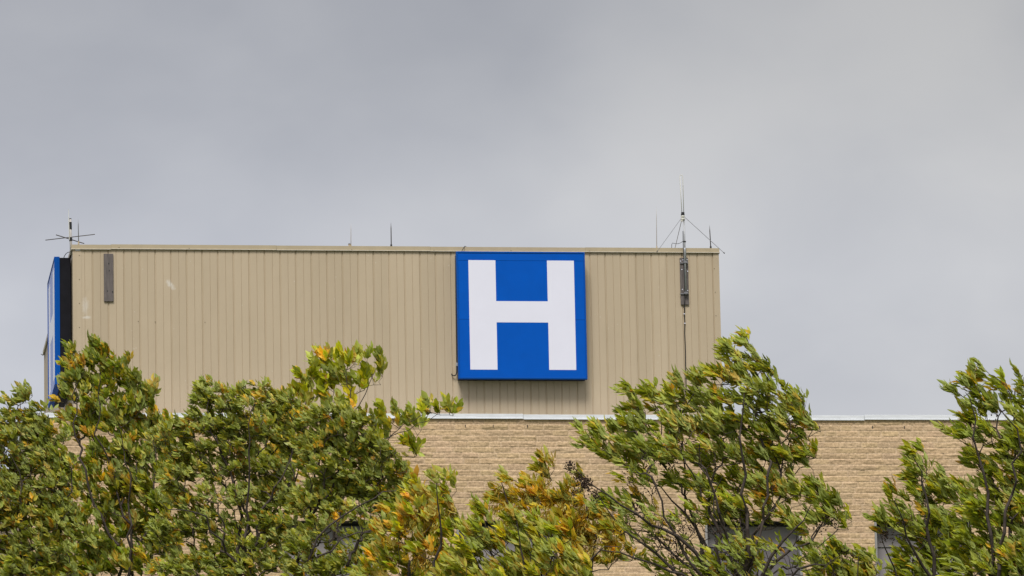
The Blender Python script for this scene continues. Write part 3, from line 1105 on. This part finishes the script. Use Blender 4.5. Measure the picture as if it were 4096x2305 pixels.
    rN = nrm(np.array([0.15, -.85, .85]) + rg.normal(0, .40, (nl, 3)))
    flip = rg.random(n)[src] < under            # blown over: the pale underside faces the viewer
    rN[flip] *= -1
    side = nrm(np.cross(rd, rN))
    rN = np.cross(side, rd)
    Ps, Ds, Ns, Ls, Ts, Fs = [], [], [], [], [], []
    palettes = {
        'green': np.array([[0.085, 0.135, 0.012], [0.120, 0.175, 0.020], [0.155, 0.200, 0.025], [0.095, 0.150, 0.020]]),
        'grey': np.array([[0.085, 0.130, 0.028], [0.115, 0.165, 0.040], [0.145, 0.185, 0.045], [0.070, 0.110, 0.022]]),
        'fresh': np.array([[0.130, 0.190, 0.015], [0.160, 0.220, 0.015], [0.200, 0.235, 0.020], [0.105, 0.165, 0.012]]),
        'dark': np.array([[0.060, 0.105, 0.010], [0.085, 0.135, 0.014], [0.110, 0.150, 0.016], [0.150, 0.190, 0.030]]),
        'orange': np.array([[0.190, 0.185, 0.022], [0.235, 0.205, 0.024], [0.150, 0.175, 0.024], [0.110, 0.155, 0.020]])}
    pc = palettes[pal]
    basec = pc[rg.integers(0, 4, nl)] * np.array([2.78, 2.14, 1.0]) * (0.62 + 0.66 * cl_t)[:, None]
    yl = np.array([[0.85, 0.58, 0.050], [0.82, 0.50, 0.035], [0.72, 0.62, 0.08], [0.62, 0.34, 0.04]])
    # yellow leaves gather on some twigs
    fz = nrm(rg.normal(size=(3, 3)))
    ph_ = rg.uniform(0, 6.28, 3)
    patch = sum(np.sin(P0 @ fz[q_] * w_ + ph_[q_]) for q_, w_ in enumerate((9., 13., 21.)))
    yp = np.clip(yellow * (0.12 + 2.6 * (patch > .75) * (rg.random(n)[src] > .35) + 1.2 * (rg.random(n)[src] > .9)), 0, 1)
    yp = np.where(np.isin(src, thin), yp * 2.5, yp)
    isy = rg.random(nl) < np.clip(yp, 0, .9)
    basec[isy] = yl[rg.integers(0, 4, isy.sum())] * rg.uniform(.75, 1.1, (isy.sum(), 1))
    for (tt, sgn) in ((1.0, 0), (.78, 1), (.78, -1), (.50, 1), (.50, -1), (.26, 1), (.26, -1)):
        if tt == .26:
            use = rg.random(nl) < .45
        else:
            use = rg.random(nl) < .94
        k = use.sum()
        ang = rg.uniform(.22, .70, (k, 1)) * sgn * spread
        sag = -0.10 * tt * tt
        Ps.append(P0[use] + rd[use] * (rl[use] * tt)[:, None] + rN[use] * (rl[use] * sag)[:, None] + rg.normal(0, .004, (k, 3)))
        d = rd[use] * np.cos(ang) + side[use] * np.sin(ang)
        Ds.append(nrm(d + WIND * wind * .70 + rg.normal(0, .23, (k, 3))))
        Ns.append(nrm(rN[use] + rg.normal(0, .5, (k, 3))))
        Ls.append(leaf * rg.uniform(.58, 1.18, k) * (1.12 if tt == 1 else 1))
        Fs.append(rg.uniform(*fold, k))
        jit = rg.uniform(.70, 1.28, (k, 1))
        col = basec[use] * jit
        yk = rg.random(k) < yellow * (1.6 if tt < .4 else .45)
        col[yk] = yl[rg.integers(0, 4, yk.sum())] * .8
        Ts.append(col)
    P, D, N, L = map(np.concatenate, (Ps, Ds, Ns, Ls))
    T, Fo = np.concatenate(Ts), np.concatenate(Fs)
    V, Q, T3_ = leaflets(P, D, N, L, L * width * rg.uniform(.8, 1.2, len(L)), Fo, rg.uniform(-.25, .75, len(L)))
    root = thing('ash_tree', label, 'tree', foot, 'ash trees in front of the hospital')
    # petioles join the trunk mesh
    tV, tQ = frustums(A, B, ra, rb, 6)
    pet = nl
    pV, pQ = frustums(P0, P0 + rd * (rl * .95)[:, None], np.full(pet, .0016), np.full(pet, .0009), 3)
    np_mesh('trunk', tV, [tQ], m_bark, root, smooth=True)
    co = np_mesh('crown', np.concatenate([V, pV]), [Q, T3_, pQ + len(V)], m_leaf, root, np.concatenate([np.repeat(T, 11, 0), np.full((len(pV), 3), (.16, .13, .03))]))
    # --- hanging seed keys (yellow-brown) and small dark seed bunches
    if keys:
        ks = []
        cc = [W2(*k_[:2]) for k_ in keys]
        pts = []
        for (kx, ky, krx, kry, kn) in keys:
            c = W2(kx, ky)
            dd = np.hypot((PA[:, 0] - c[0]) / (krx * S), (PA[:, 2] - c[2]) / (kry * S))
            ok = np.where((dd < 1) & (rad < .008) & (np.arange(n) > c0))[0]
            if len(ok):
                pts.append(rg.choice(ok, kn))
        pts = np.concatenate(pts)
        m_ = 16
        base_ = np.repeat(PA[pts], m_, 0) + rg.normal(0, .022, (len(pts) * m_, 3)) + np.array([-.02, 0, -.03])
        base_ += np.array([[-.02, 0, -.10]]) * rg.random((len(base_), 1))
        dd_ = nrm(np.array([-.35, 0, -1.]) + rg.normal(0, .35, (len(base_), 3)))
        nn_ = nrm(rg.normal(size=(len(base_), 3)))
        kc = np.array([[.62, .40, .04], [.52, .30, .04], [.46, .38, .05], [.68, .48, .08]])[rg.integers(0, 4, len(base_))]
        kc = kc * rg.uniform(.7, 1.1, (len(base_), 1))
        V, Q, T3_ = leaflets(base_, dd_, nn_, rg.uniform(.035, .055, len(base_)), np.full(len(base_), .0052), np.full(len(base_), .2), rg.uniform(-.2, .4, len(base_)))
        np_mesh('seed_keys', V, [Q, T3_], m_leaf, root, np.repeat(kc, 11, 0))['kind'] = 'stuff'
    if pend:
        pts = []
        for (kx, ky, krx, kry, kn) in pend:
            c = W2(kx, ky)
            dd = np.hypot((PA[:, 0] - c[0]) / (krx * S), (PA[:, 2] - c[2]) / (kry * S))
            ok = np.where((dd < 1) & (rad < .010) & (np.arange(n) > c0))[0]
            if len(ok):
                pts.append(rg.choice(ok, kn))
        pts = np.concatenate(pts)
        m_ = 11
        ce = np.repeat(PA[pts], m_, 0) + rg.normal(0, .030, (len(pts) * m_, 3)) + np.array([-.01, 0, -.02])
        r_ = rg.uniform(.0055, .0095, len(ce))[:, None, None]
        octv = np.array([[1, 0, 0], [-1, 0, 0], [0, 1, 0], [0, -1, 0], [0, 0, 1.2], [0, 0, -1.2]])
        octf = np.array([[0, 2, 4], [2, 1, 4], [1, 3, 4], [3, 0, 4], [2, 0, 5], [1, 2, 5], [3, 1, 5], [0, 3, 5]])
        V = (ce[:, None] + octv[None] * r_).reshape(-1, 3)
        Q = (octf[None] + (np.arange(len(ce)) * 6)[:, None, None]).reshape(-1, 3)
        np_mesh('seed_bunches', V, [Q], m_seed, root, smooth=True)['kind'] = 'stuff'
    return root


# right of centre, the tree whose bare inner limbs show
tree('tallest tree, before the right end of the penthouse, bare dark limbs under its crown', -161, (1850, 1570),
     [[(1760, 1500), (1690, 1430), (1620, 1370), (1540, 1300), (1500, 1240)], [(1790, 1500), (1720, 1390), (1670, 1300), (1640, 1200)], [(1840, 1480), (1800, 1380), (1780, 1260), (1775, 1180)], [(1820, 1480), (1770, 1360), (1690, 1260), (1580, 1180)], [(1900, 1500), (1940, 1400), (2000, 1330), (2040, 1270)], [(1860, 1490), (1910, 1350), (1930, 1200)], [(1780, 1490), (1650, 1420), (1560, 1390), (1490, 1375)], [(1920, 1500), (2010, 1430), (2110, 1400)], [(1815, 1500), (1777, 1440), (1750, 1326), (1722, 1244), (1713, 1116)], [(1800, 1490), (1777, 1427), (1704, 1349), (1603, 1294), (1562, 1271), (1475, 1212), (1436, 1168)],
      [(1859, 1449), (1823, 1335), (1795, 1289), (1818, 1198)], [(1870, 1480), (1882, 1358), (1864, 1244), (1868, 1152), (1872, 990)],
      [(1900, 1480), (1923, 1449), (1992, 1381), (2061, 1330), (2097, 1254)], [(1886, 1381), (1951, 1271), (1970, 1152), (2002, 1071)],
      [(1780, 1480), (1700, 1400), (1640, 1340), (1580, 1330)], [(1850, 1400), (1800, 1250), (1760, 1120)]],
     [(1857, 846, 16, 16), (1830, 880, 30, 24), (1880, 895, 42, 28), (1905, 925, 40, 26), (1785, 940, 52, 26), (1715, 950, 40, 22), (1850, 935, 55, 30), (1572, 975, 16, 20), (1640, 975, 28, 18), (1590, 1010, 34, 24),
      (1665, 1000, 60, 28), (1770, 1000, 70, 34), (1895, 990, 80, 42), (1985, 1010, 42, 40), (2020, 1060, 28, 40), (1930, 1060, 80, 40), (1810, 1065, 90, 42), (1690, 1060, 80, 40), (1590, 1070, 60, 34), (1490, 1080, 46, 24),
      (1475, 1120, 34, 30), (1550, 1125, 70, 34), (1660, 1130, 80, 40), (1790, 1140, 90, 40), (1920, 1140, 80, 44), (2000, 1130, 40, 36), (1590, 1185, 70, 30, .6), (1720, 1200, 80, 34, .6), (1850, 1210, 90, 40, .8),
      (1960, 1220, 70, 42), (2040, 1225, 44, 34), (2085, 1260, 34, 30), (1900, 1280, 80, 36, .6), (2000, 1300, 60, 36, .7), (2095, 1295, 30, 24, .5), (1790, 1290, 100, 60, 2.2), (1640, 1310, 110, 60, 2.2), (1850, 1390, 160, 60, 2.6), (1700, 1390, 110, 50, 2.0), (2020, 1390, 60, 40, 1.4), (1560, 1260, 80, 40, 1.6), (1800, 1440, 170, 40, 1.4), (2070, 1300, 40, 30, .8)],
     leaf=.090, A0=360, wind=1.0, pal='green', yellow=.10, seed=11, width=.19, fold=(.35, .9), under=.6, pend=[(1480, 1210, 80, 60, 26), (1600, 1220, 110, 60, 22), (1800, 1180, 200, 90, 16), (1640, 1360, 110, 90, 26), (1950, 1060, 90, 60, 12), (2060, 1340, 70, 60, 12), (1800, 1300, 160, 100, 26)],
     bare=[(1690, 1345, 190, 90, .10), (1860, 1410, 170, 90, .14), (1590, 1240, 90, 36, .3), (2040, 1410, 70, 60, .3)], tipr=.0026)

tree('tree cut by the right edge of the picture, top shoots rising above the white coping', -163, (2520, 1600),
     [[(2510, 1480), (2527, 1341), (2557, 1210), (2559, 1079), (2514, 1027)], [(2500, 1400), (2483, 1297), (2474, 1188), (2448, 1101), (2440, 1005)],
      [(2530, 1400), (2544, 1253), (2553, 1035), (2572, 944)], [(2560, 1450), (2600, 1250), (2620, 1050)]],
     [(2432, 940, 30, 18), (2470, 925, 22, 22), (2400, 975, 24, 18), (2440, 980, 38, 30), (2500, 955, 24, 26), (2555, 925, 18, 22), (2570, 970, 18, 30), (2510, 1010, 40, 34), (2560, 1040, 30, 40), (2425, 1030, 44, 26), (2400, 1075, 34, 24),
      (2460, 1080, 50, 32), (2530, 1100, 46, 40), (2580, 1110, 30, 50), (2440, 1140, 34, 24), (2500, 1160, 50, 36), (2570, 1190, 44, 50), (2500, 1220, 60, 34), (2440, 1250, 46, 34), (2540, 1270, 60, 40), (2490, 1310, 80, 40), (2570, 1350, 60, 50),
      (2460, 1370, 80, 44), (2540, 1420, 90, 44), (2440, 1430, 70, 34), (2640, 1100, 60, 120), (2650, 1320, 70, 120)],
     leaf=.095, A0=440, wind=1.0, pal='green', yellow=.08, seed=12, width=.19, fold=(.3, .9), tipr=.0026, pend=[(2500, 1150, 90, 120, 14)], bare=[(2530, 1140, 50, 70, .5)])

tree('lower tree hiding a window corner, just left of the tree at the right edge', -160, (2330, 1620),
     [[(2300, 1540), (2250, 1430), (2225, 1376), (2210, 1330)], [(2335, 1500), (2350, 1400), (2330, 1250), (2297, 1150)], [(2380, 1530), (2425, 1360), (2440, 1290), (2405, 1210)], [(2340, 1450), (2280, 1350), (2250, 1260)]],
     [(2292, 1122, 24, 13), (2300, 1150, 12, 14), (2280, 1180, 32, 22), (2320, 1195, 36, 24), (2370, 1190, 22, 20), (2235, 1232, 26, 16), (2300, 1230, 50, 24), (2360, 1240, 50, 30), (2400, 1225, 30, 26), (2215, 1285, 34, 18), (2265, 1290, 50, 28),
      (2340, 1290, 60, 30), (2200, 1312, 20, 14), (2300, 1335, 70, 30), (2390, 1320, 50, 34), (2350, 1380, 80, 34), (2270, 1395, 40, 30, .7), (2410, 1400, 60, 40), (2320, 1430, 80, 30), (2250, 1440, 30, 20)],
     leaf=.095, A0=410, wind=1.0, pal='green', yellow=.07, seed=13, width=.19, fold=(.3, .9), tipr=.0026, pend=[(2250, 1380, 40, 60, 12)])

tree('small low tree at the bottom, right of the tallest tree', -159, (2130, 1600),
     [[(2110, 1500), (2085, 1400)], [(2150, 1500), (2160, 1400)]],
     [(2085, 1372, 30, 18), (2120, 1385, 40, 22), (2165, 1395, 26, 18), (2095, 1420, 60, 26), (2160, 1425, 40, 24), (2200, 1430, 18, 16, .7), (2120, 1450, 70, 22), (2060, 1450, 40, 30, .6)],
     leaf=.095, A0=430, wind=1.0, pal='dark', yellow=.06, seed=14, pend=[(2110, 1420, 70, 40, 12)], tipr=.0024)

tree('orange turning tree hung with seed keys, left of the tallest tree', -158.5, (1470, 1620),
     [[(1440, 1500), (1400, 1400), (1370, 1280), (1360, 1180)], [(1470, 1480), (1500, 1350), (1474, 1260), (1455, 1195)], [(1450, 1450), (1520, 1375), (1561, 1376)], [(1420, 1420), (1300, 1300), (1262, 1215)]],
     [(1366, 1152, 18, 16), (1360, 1185, 30, 22), (1262, 1192, 22, 16), (1240, 1230, 22, 24), (1270, 1255, 34, 28), (1330, 1215, 40, 26), (1350, 1255, 50, 30), (1400, 1240, 32, 26), (1440, 1220, 26, 22, .6), (1452, 1180, 14, 14, .6), (1450, 1265, 36, 26),
      (1500, 1280, 34, 24), (1420, 1310, 50, 26), (1490, 1330, 50, 30), (1540, 1330, 40, 30, .8), (1560, 1370, 40, 34, .8), (1525, 1395, 40, 30, .7), (1430, 1370, 60, 30, .8)],
     leaf=.085, A0=400, wind=.75, pal='orange', yellow=.30, seed=15, upb=.1, keys=[(1330, 1240, 90, 70, 90), (1440, 1270, 90, 50, 70), (1500, 1340, 90, 60, 80)], pend=[(1470, 1220, 60, 60, 16)], tipr=.0022)

tree('bright green leafy tree at the bottom centre below the hospital sign', -163, (1320, 1650),
     [[(1280, 1540), (1240, 1400), (1200, 1300)], [(1330, 1520), (1310, 1380), (1300, 1310)], [(1360, 1520), (1390, 1400), (1380, 1340)]],
     [(1190, 1275, 14, 14), (1205, 1300, 22, 18), (1180, 1330, 26, 20), (1300, 1305, 40, 20), (1265, 1325, 40, 26), (1335, 1330, 44, 26), (1390, 1335, 34, 24), (1220, 1360, 50, 28), (1300, 1370, 60, 30), (1380, 1380, 50, 30), (1430, 1400, 40, 28), (1160, 1380, 40, 30),
      (1170, 1420, 60, 30), (1260, 1415, 60, 30), (1350, 1425, 70, 30), (1440, 1435, 50, 26), (1230, 1450, 90, 26), (1120, 1450, 50, 26)],
     leaf=.095, A0=390, wind=1.0, pal='fresh', yellow=.17, seed=16, width=.20, under=.7, tipr=.0024, upb=.55)

tree('yellowing tree with orange seed keys left of the bright green centre tree', -156, (1070, 1640),
     [[(1040, 1520), (1020, 1380), (1030, 1250)], [(1090, 1500), (1110, 1340), (1098, 1215)]],
     [(1095, 1198, 22, 22), (1115, 1225, 26, 24), (1030, 1230, 40, 26), (1080, 1260, 44, 30), (1130, 1270, 24, 26), (1010, 1280, 50, 32), (1070, 1310, 60, 34), (1130, 1330, 34, 30), (980, 1330, 50, 36), (1040, 1370, 70, 36), (1110, 1390, 50, 34), (960, 1390, 50, 34), (1020, 1430, 80, 34), (940, 1440, 50, 30)],
     leaf=.095, A0=420, wind=.8, pal='fresh', yellow=.30, seed=17, keys=[(1080, 1290, 60, 60, 60), (1080, 1380, 80, 50, 30)], tipr=.0022)

# left mass
tree('pale leaved tree left of centre whose grey trunk forks low in the picture', -143, (605, 1600),
     [[(606, 1449), (609, 1300), (586, 1243), (531, 1191), (503, 1165), (440, 1152)], [(607, 1420), (620, 1282), (626, 1230), (628, 1178), (629, 1110), (633, 1029)], [(606, 1449), (560, 1360), (520, 1300), (400, 1260)], [(620, 1300), (560, 1150), (520, 1030)], [(660, 1280), (720, 1180), (760, 1080)]],
     [(498, 975, 26, 16), (515, 955, 18, 12), (540, 990, 40, 22), (500, 1005, 26, 20), (600, 985, 34, 18), (650, 965, 20, 14), (660, 1000, 44, 24), (590, 1020, 60, 28), (500, 1045, 34, 22), (720, 1005, 30, 22), (700, 1035, 60, 30), (620, 1060, 70, 30), (540, 1070, 60, 30), (460, 1075, 46, 26), (400, 1095, 40, 26), (760, 1060, 40, 30),
      (680, 1100, 70, 34), (570, 1120, 80, 34), (460, 1130, 60, 34), (750, 1120, 50, 34), (620, 1170, 70, 34), (520, 1180, 70, 36), (430, 1190, 50, 34), (700, 1180, 60, 34), (660, 1230, 70, 34), (560, 1240, 70, 36), (470, 1250, 60, 36), (720, 1250, 60, 36), (650, 1300, 60, 36), (520, 1310, 80, 40), (430, 1330, 60, 40),
      (700, 1330, 60, 40), (600, 1370, 80, 36, .8), (500, 1400, 80, 36), (680, 1410, 70, 36), (430, 1430, 60, 30), (580, 1440, 80, 30)],
     leaf=.074, A0=165, spread=1.25, under=.6, wind=.85, pal="grey", yellow=.09, seed=21, upb=.2, tipr=.0026, bare=[(560, 1230, 60, 60, .35), (610, 1340, 50, 60, .35)])

tree('spreading tree beside the forked one, its thin limbs slanting right across a window', -147, (745, 1600),
     [[(741, 1449), (771, 1419), (798, 1354), (860, 1300), (906, 1271), (1024, 1223)], [(750, 1440), (800, 1350), (850, 1230), (880, 1150)], [(741, 1449), (780, 1300), (790, 1200), (800, 1100)], [(800, 1400), (900, 1340), (980, 1330)]],
     [(800, 1040, 40, 28), (860, 1035, 40, 24), (900, 1055, 44, 26), (840, 1080, 60, 30), (920, 1100, 50, 30), (780, 1110, 50, 34), (870, 1130, 60, 32), (950, 1135, 46, 30), (800, 1170, 60, 34), (900, 1180, 60, 34), (980, 1180, 44, 30), (1010, 1215, 34, 24), (840, 1225, 60, 32), (930, 1230, 60, 30), (990, 1260, 34, 26),
      (770, 1260, 50, 36), (860, 1280, 60, 30, .7), (930, 1290, 50, 30, .7), (800, 1320, 60, 34, .8), (900, 1340, 50, 26, .5), (760, 1370, 50, 36), (850, 1400, 60, 34, .6), (920, 1420, 50, 30, .6), (780, 1430, 70, 32)],
     leaf=.074, A0=165, spread=1.25, under=.6, wind=.85, pal='grey', yellow=.09, seed=22, upb=.2, tipr=.0026, bare=[(880, 1330, 100, 50, .4)])

tree('broad leaved tree behind paler ones, its branch reaching right over the coping', -132, (820, 1620),
     [[(830, 1400), (850, 1200), (880, 1050), (870, 930)], [(850, 1250), (933, 1131), (1000, 1090), (1075, 1060), (1110, 1035)], [(840, 1300), (760, 1120), (740, 1020)], [(880, 1050), (920, 990), (945, 930)]],
     [(822, 890, 22, 14), (800, 910, 40, 18), (860, 905, 34, 22), (905, 905, 26, 14), (950, 915, 18, 20), (930, 940, 34, 22), (780, 940, 32, 18), (850, 945, 50, 24), (900, 965, 40, 24), (810, 975, 40, 24), (760, 985, 34, 26), (860, 1000, 40, 22, .7), (720, 1010, 30, 24), (730, 1060, 50, 34), (690, 1020, 26, 24),
      (985, 1035, 26, 14), (970, 1060, 30, 22), (1020, 1050, 26, 16), (1060, 1022, 28, 16), (1095, 1018, 30, 14), (1125, 1030, 14, 8), (1045, 1065, 20, 10), (945, 1095, 30, 22), (930, 1125, 26, 20), (1035, 1130, 13, 13), (1025, 1108, 8, 10), (700, 1130, 80, 60, .6), (800, 1250, 100, 80, .5), (650, 1350, 120, 80, .4), (950, 1360, 60, 60, .6)],
     leaf=.125, A0=430, wind=.45, pal='fresh', yellow=.09, seed=23, upb=.5, width=.26, fold=(.1, .6), tipr=.0026)

tree('dense upright tree covering the bottom of the side sign near the left end', -136, (310, 1630),
     [[(325, 1440), (325, 1292), (330, 1195), (300, 1080)], [(330, 1350), (286, 1195), (272, 1153), (237, 1093), (253, 1027), (251, 934)], [(330, 1420), (384, 1292), (391, 1188), (380, 1080)], [(300, 1400), (230, 1250), (190, 1100), (190, 960)]],
     [(182, 880, 18, 16), (240, 868, 16, 13), (262, 885, 20, 20), (225, 890, 30, 20), (190, 910, 34, 22), (250, 915, 40, 26), (295, 920, 30, 22), (170, 945, 28, 20), (220, 950, 46, 26), (290, 955, 40, 24), (335, 955, 26, 22), (370, 985, 20, 26), (340, 995, 36, 26), (170, 985, 28, 24), (240, 995, 60, 30), (310, 1030, 50, 30),
      (200, 1040, 46, 28), (365, 1035, 26, 26), (260, 1065, 60, 34), (340, 1085, 60, 34), (410, 1065, 24, 20), (195, 1090, 40, 30), (400, 1110, 40, 34), (290, 1130, 60, 34), (220, 1150, 50, 34), (350, 1160, 60, 36), (420, 1180, 40, 36), (280, 1200, 60, 36), (200, 1220, 50, 36), (350, 1230, 60, 36), (280, 1270, 70, 40), (400, 1270, 50, 40),
      (200, 1300, 60, 40), (330, 1330, 70, 40), (240, 1370, 70, 40), (400, 1360, 60, 40), (330, 1420, 80, 34), (210, 1430, 60, 34)],
     leaf=.100, A0=245, wind=.55, pal='dark', yellow=.15, seed=24, upb=.55, width=.25, fold=(.15, .75), tipr=.0026)

tree('wind tossed tree at the left edge of the picture', -149, (60, 1620),
     [[(55, 1450), (49, 1282), (49, 1188), (24, 1139), (-5, 1114)], [(52, 1260), (52, 1188), (65, 1118), (61, 1058), (50, 1000)], [(55, 1350), (75, 1223), (115, 1153), (100, 1060)], [(60, 1400), (150, 1300), (180, 1200)]],
     [(48, 982, 22, 12), (55, 998, 14, 14), (22, 1003, 20, 10), (88, 1022, 20, 14), (25, 1045, 30, 22), (70, 1055, 36, 22), (105, 1065, 24, 20), (20, 1085, 34, 26), (80, 1095, 44, 28), (130, 1100, 30, 26), (30, 1130, 44, 30), (100, 1145, 46, 32), (150, 1150, 34, 32), (40, 1185, 50, 34), (120, 1200, 50, 34), (10, 1240, 46, 40),
      (80, 1250, 56, 36), (150, 1260, 44, 36), (30, 1300, 56, 36), (110, 1310, 60, 36), (170, 1330, 44, 36), (40, 1360, 60, 36), (120, 1375, 60, 36), (30, 1420, 70, 36), (130, 1430, 70, 36), (-40, 1120, 44, 70), (-50, 1300, 50, 110)],
     leaf=.074, A0=165, spread=1.25, under=.6, wind=.85, pal='grey', yellow=.14, seed=25, upb=.2, tipr=.0026)

for r_ in list(bpy.data.objects):
    if '_org' in r_:
        del r_['_org']
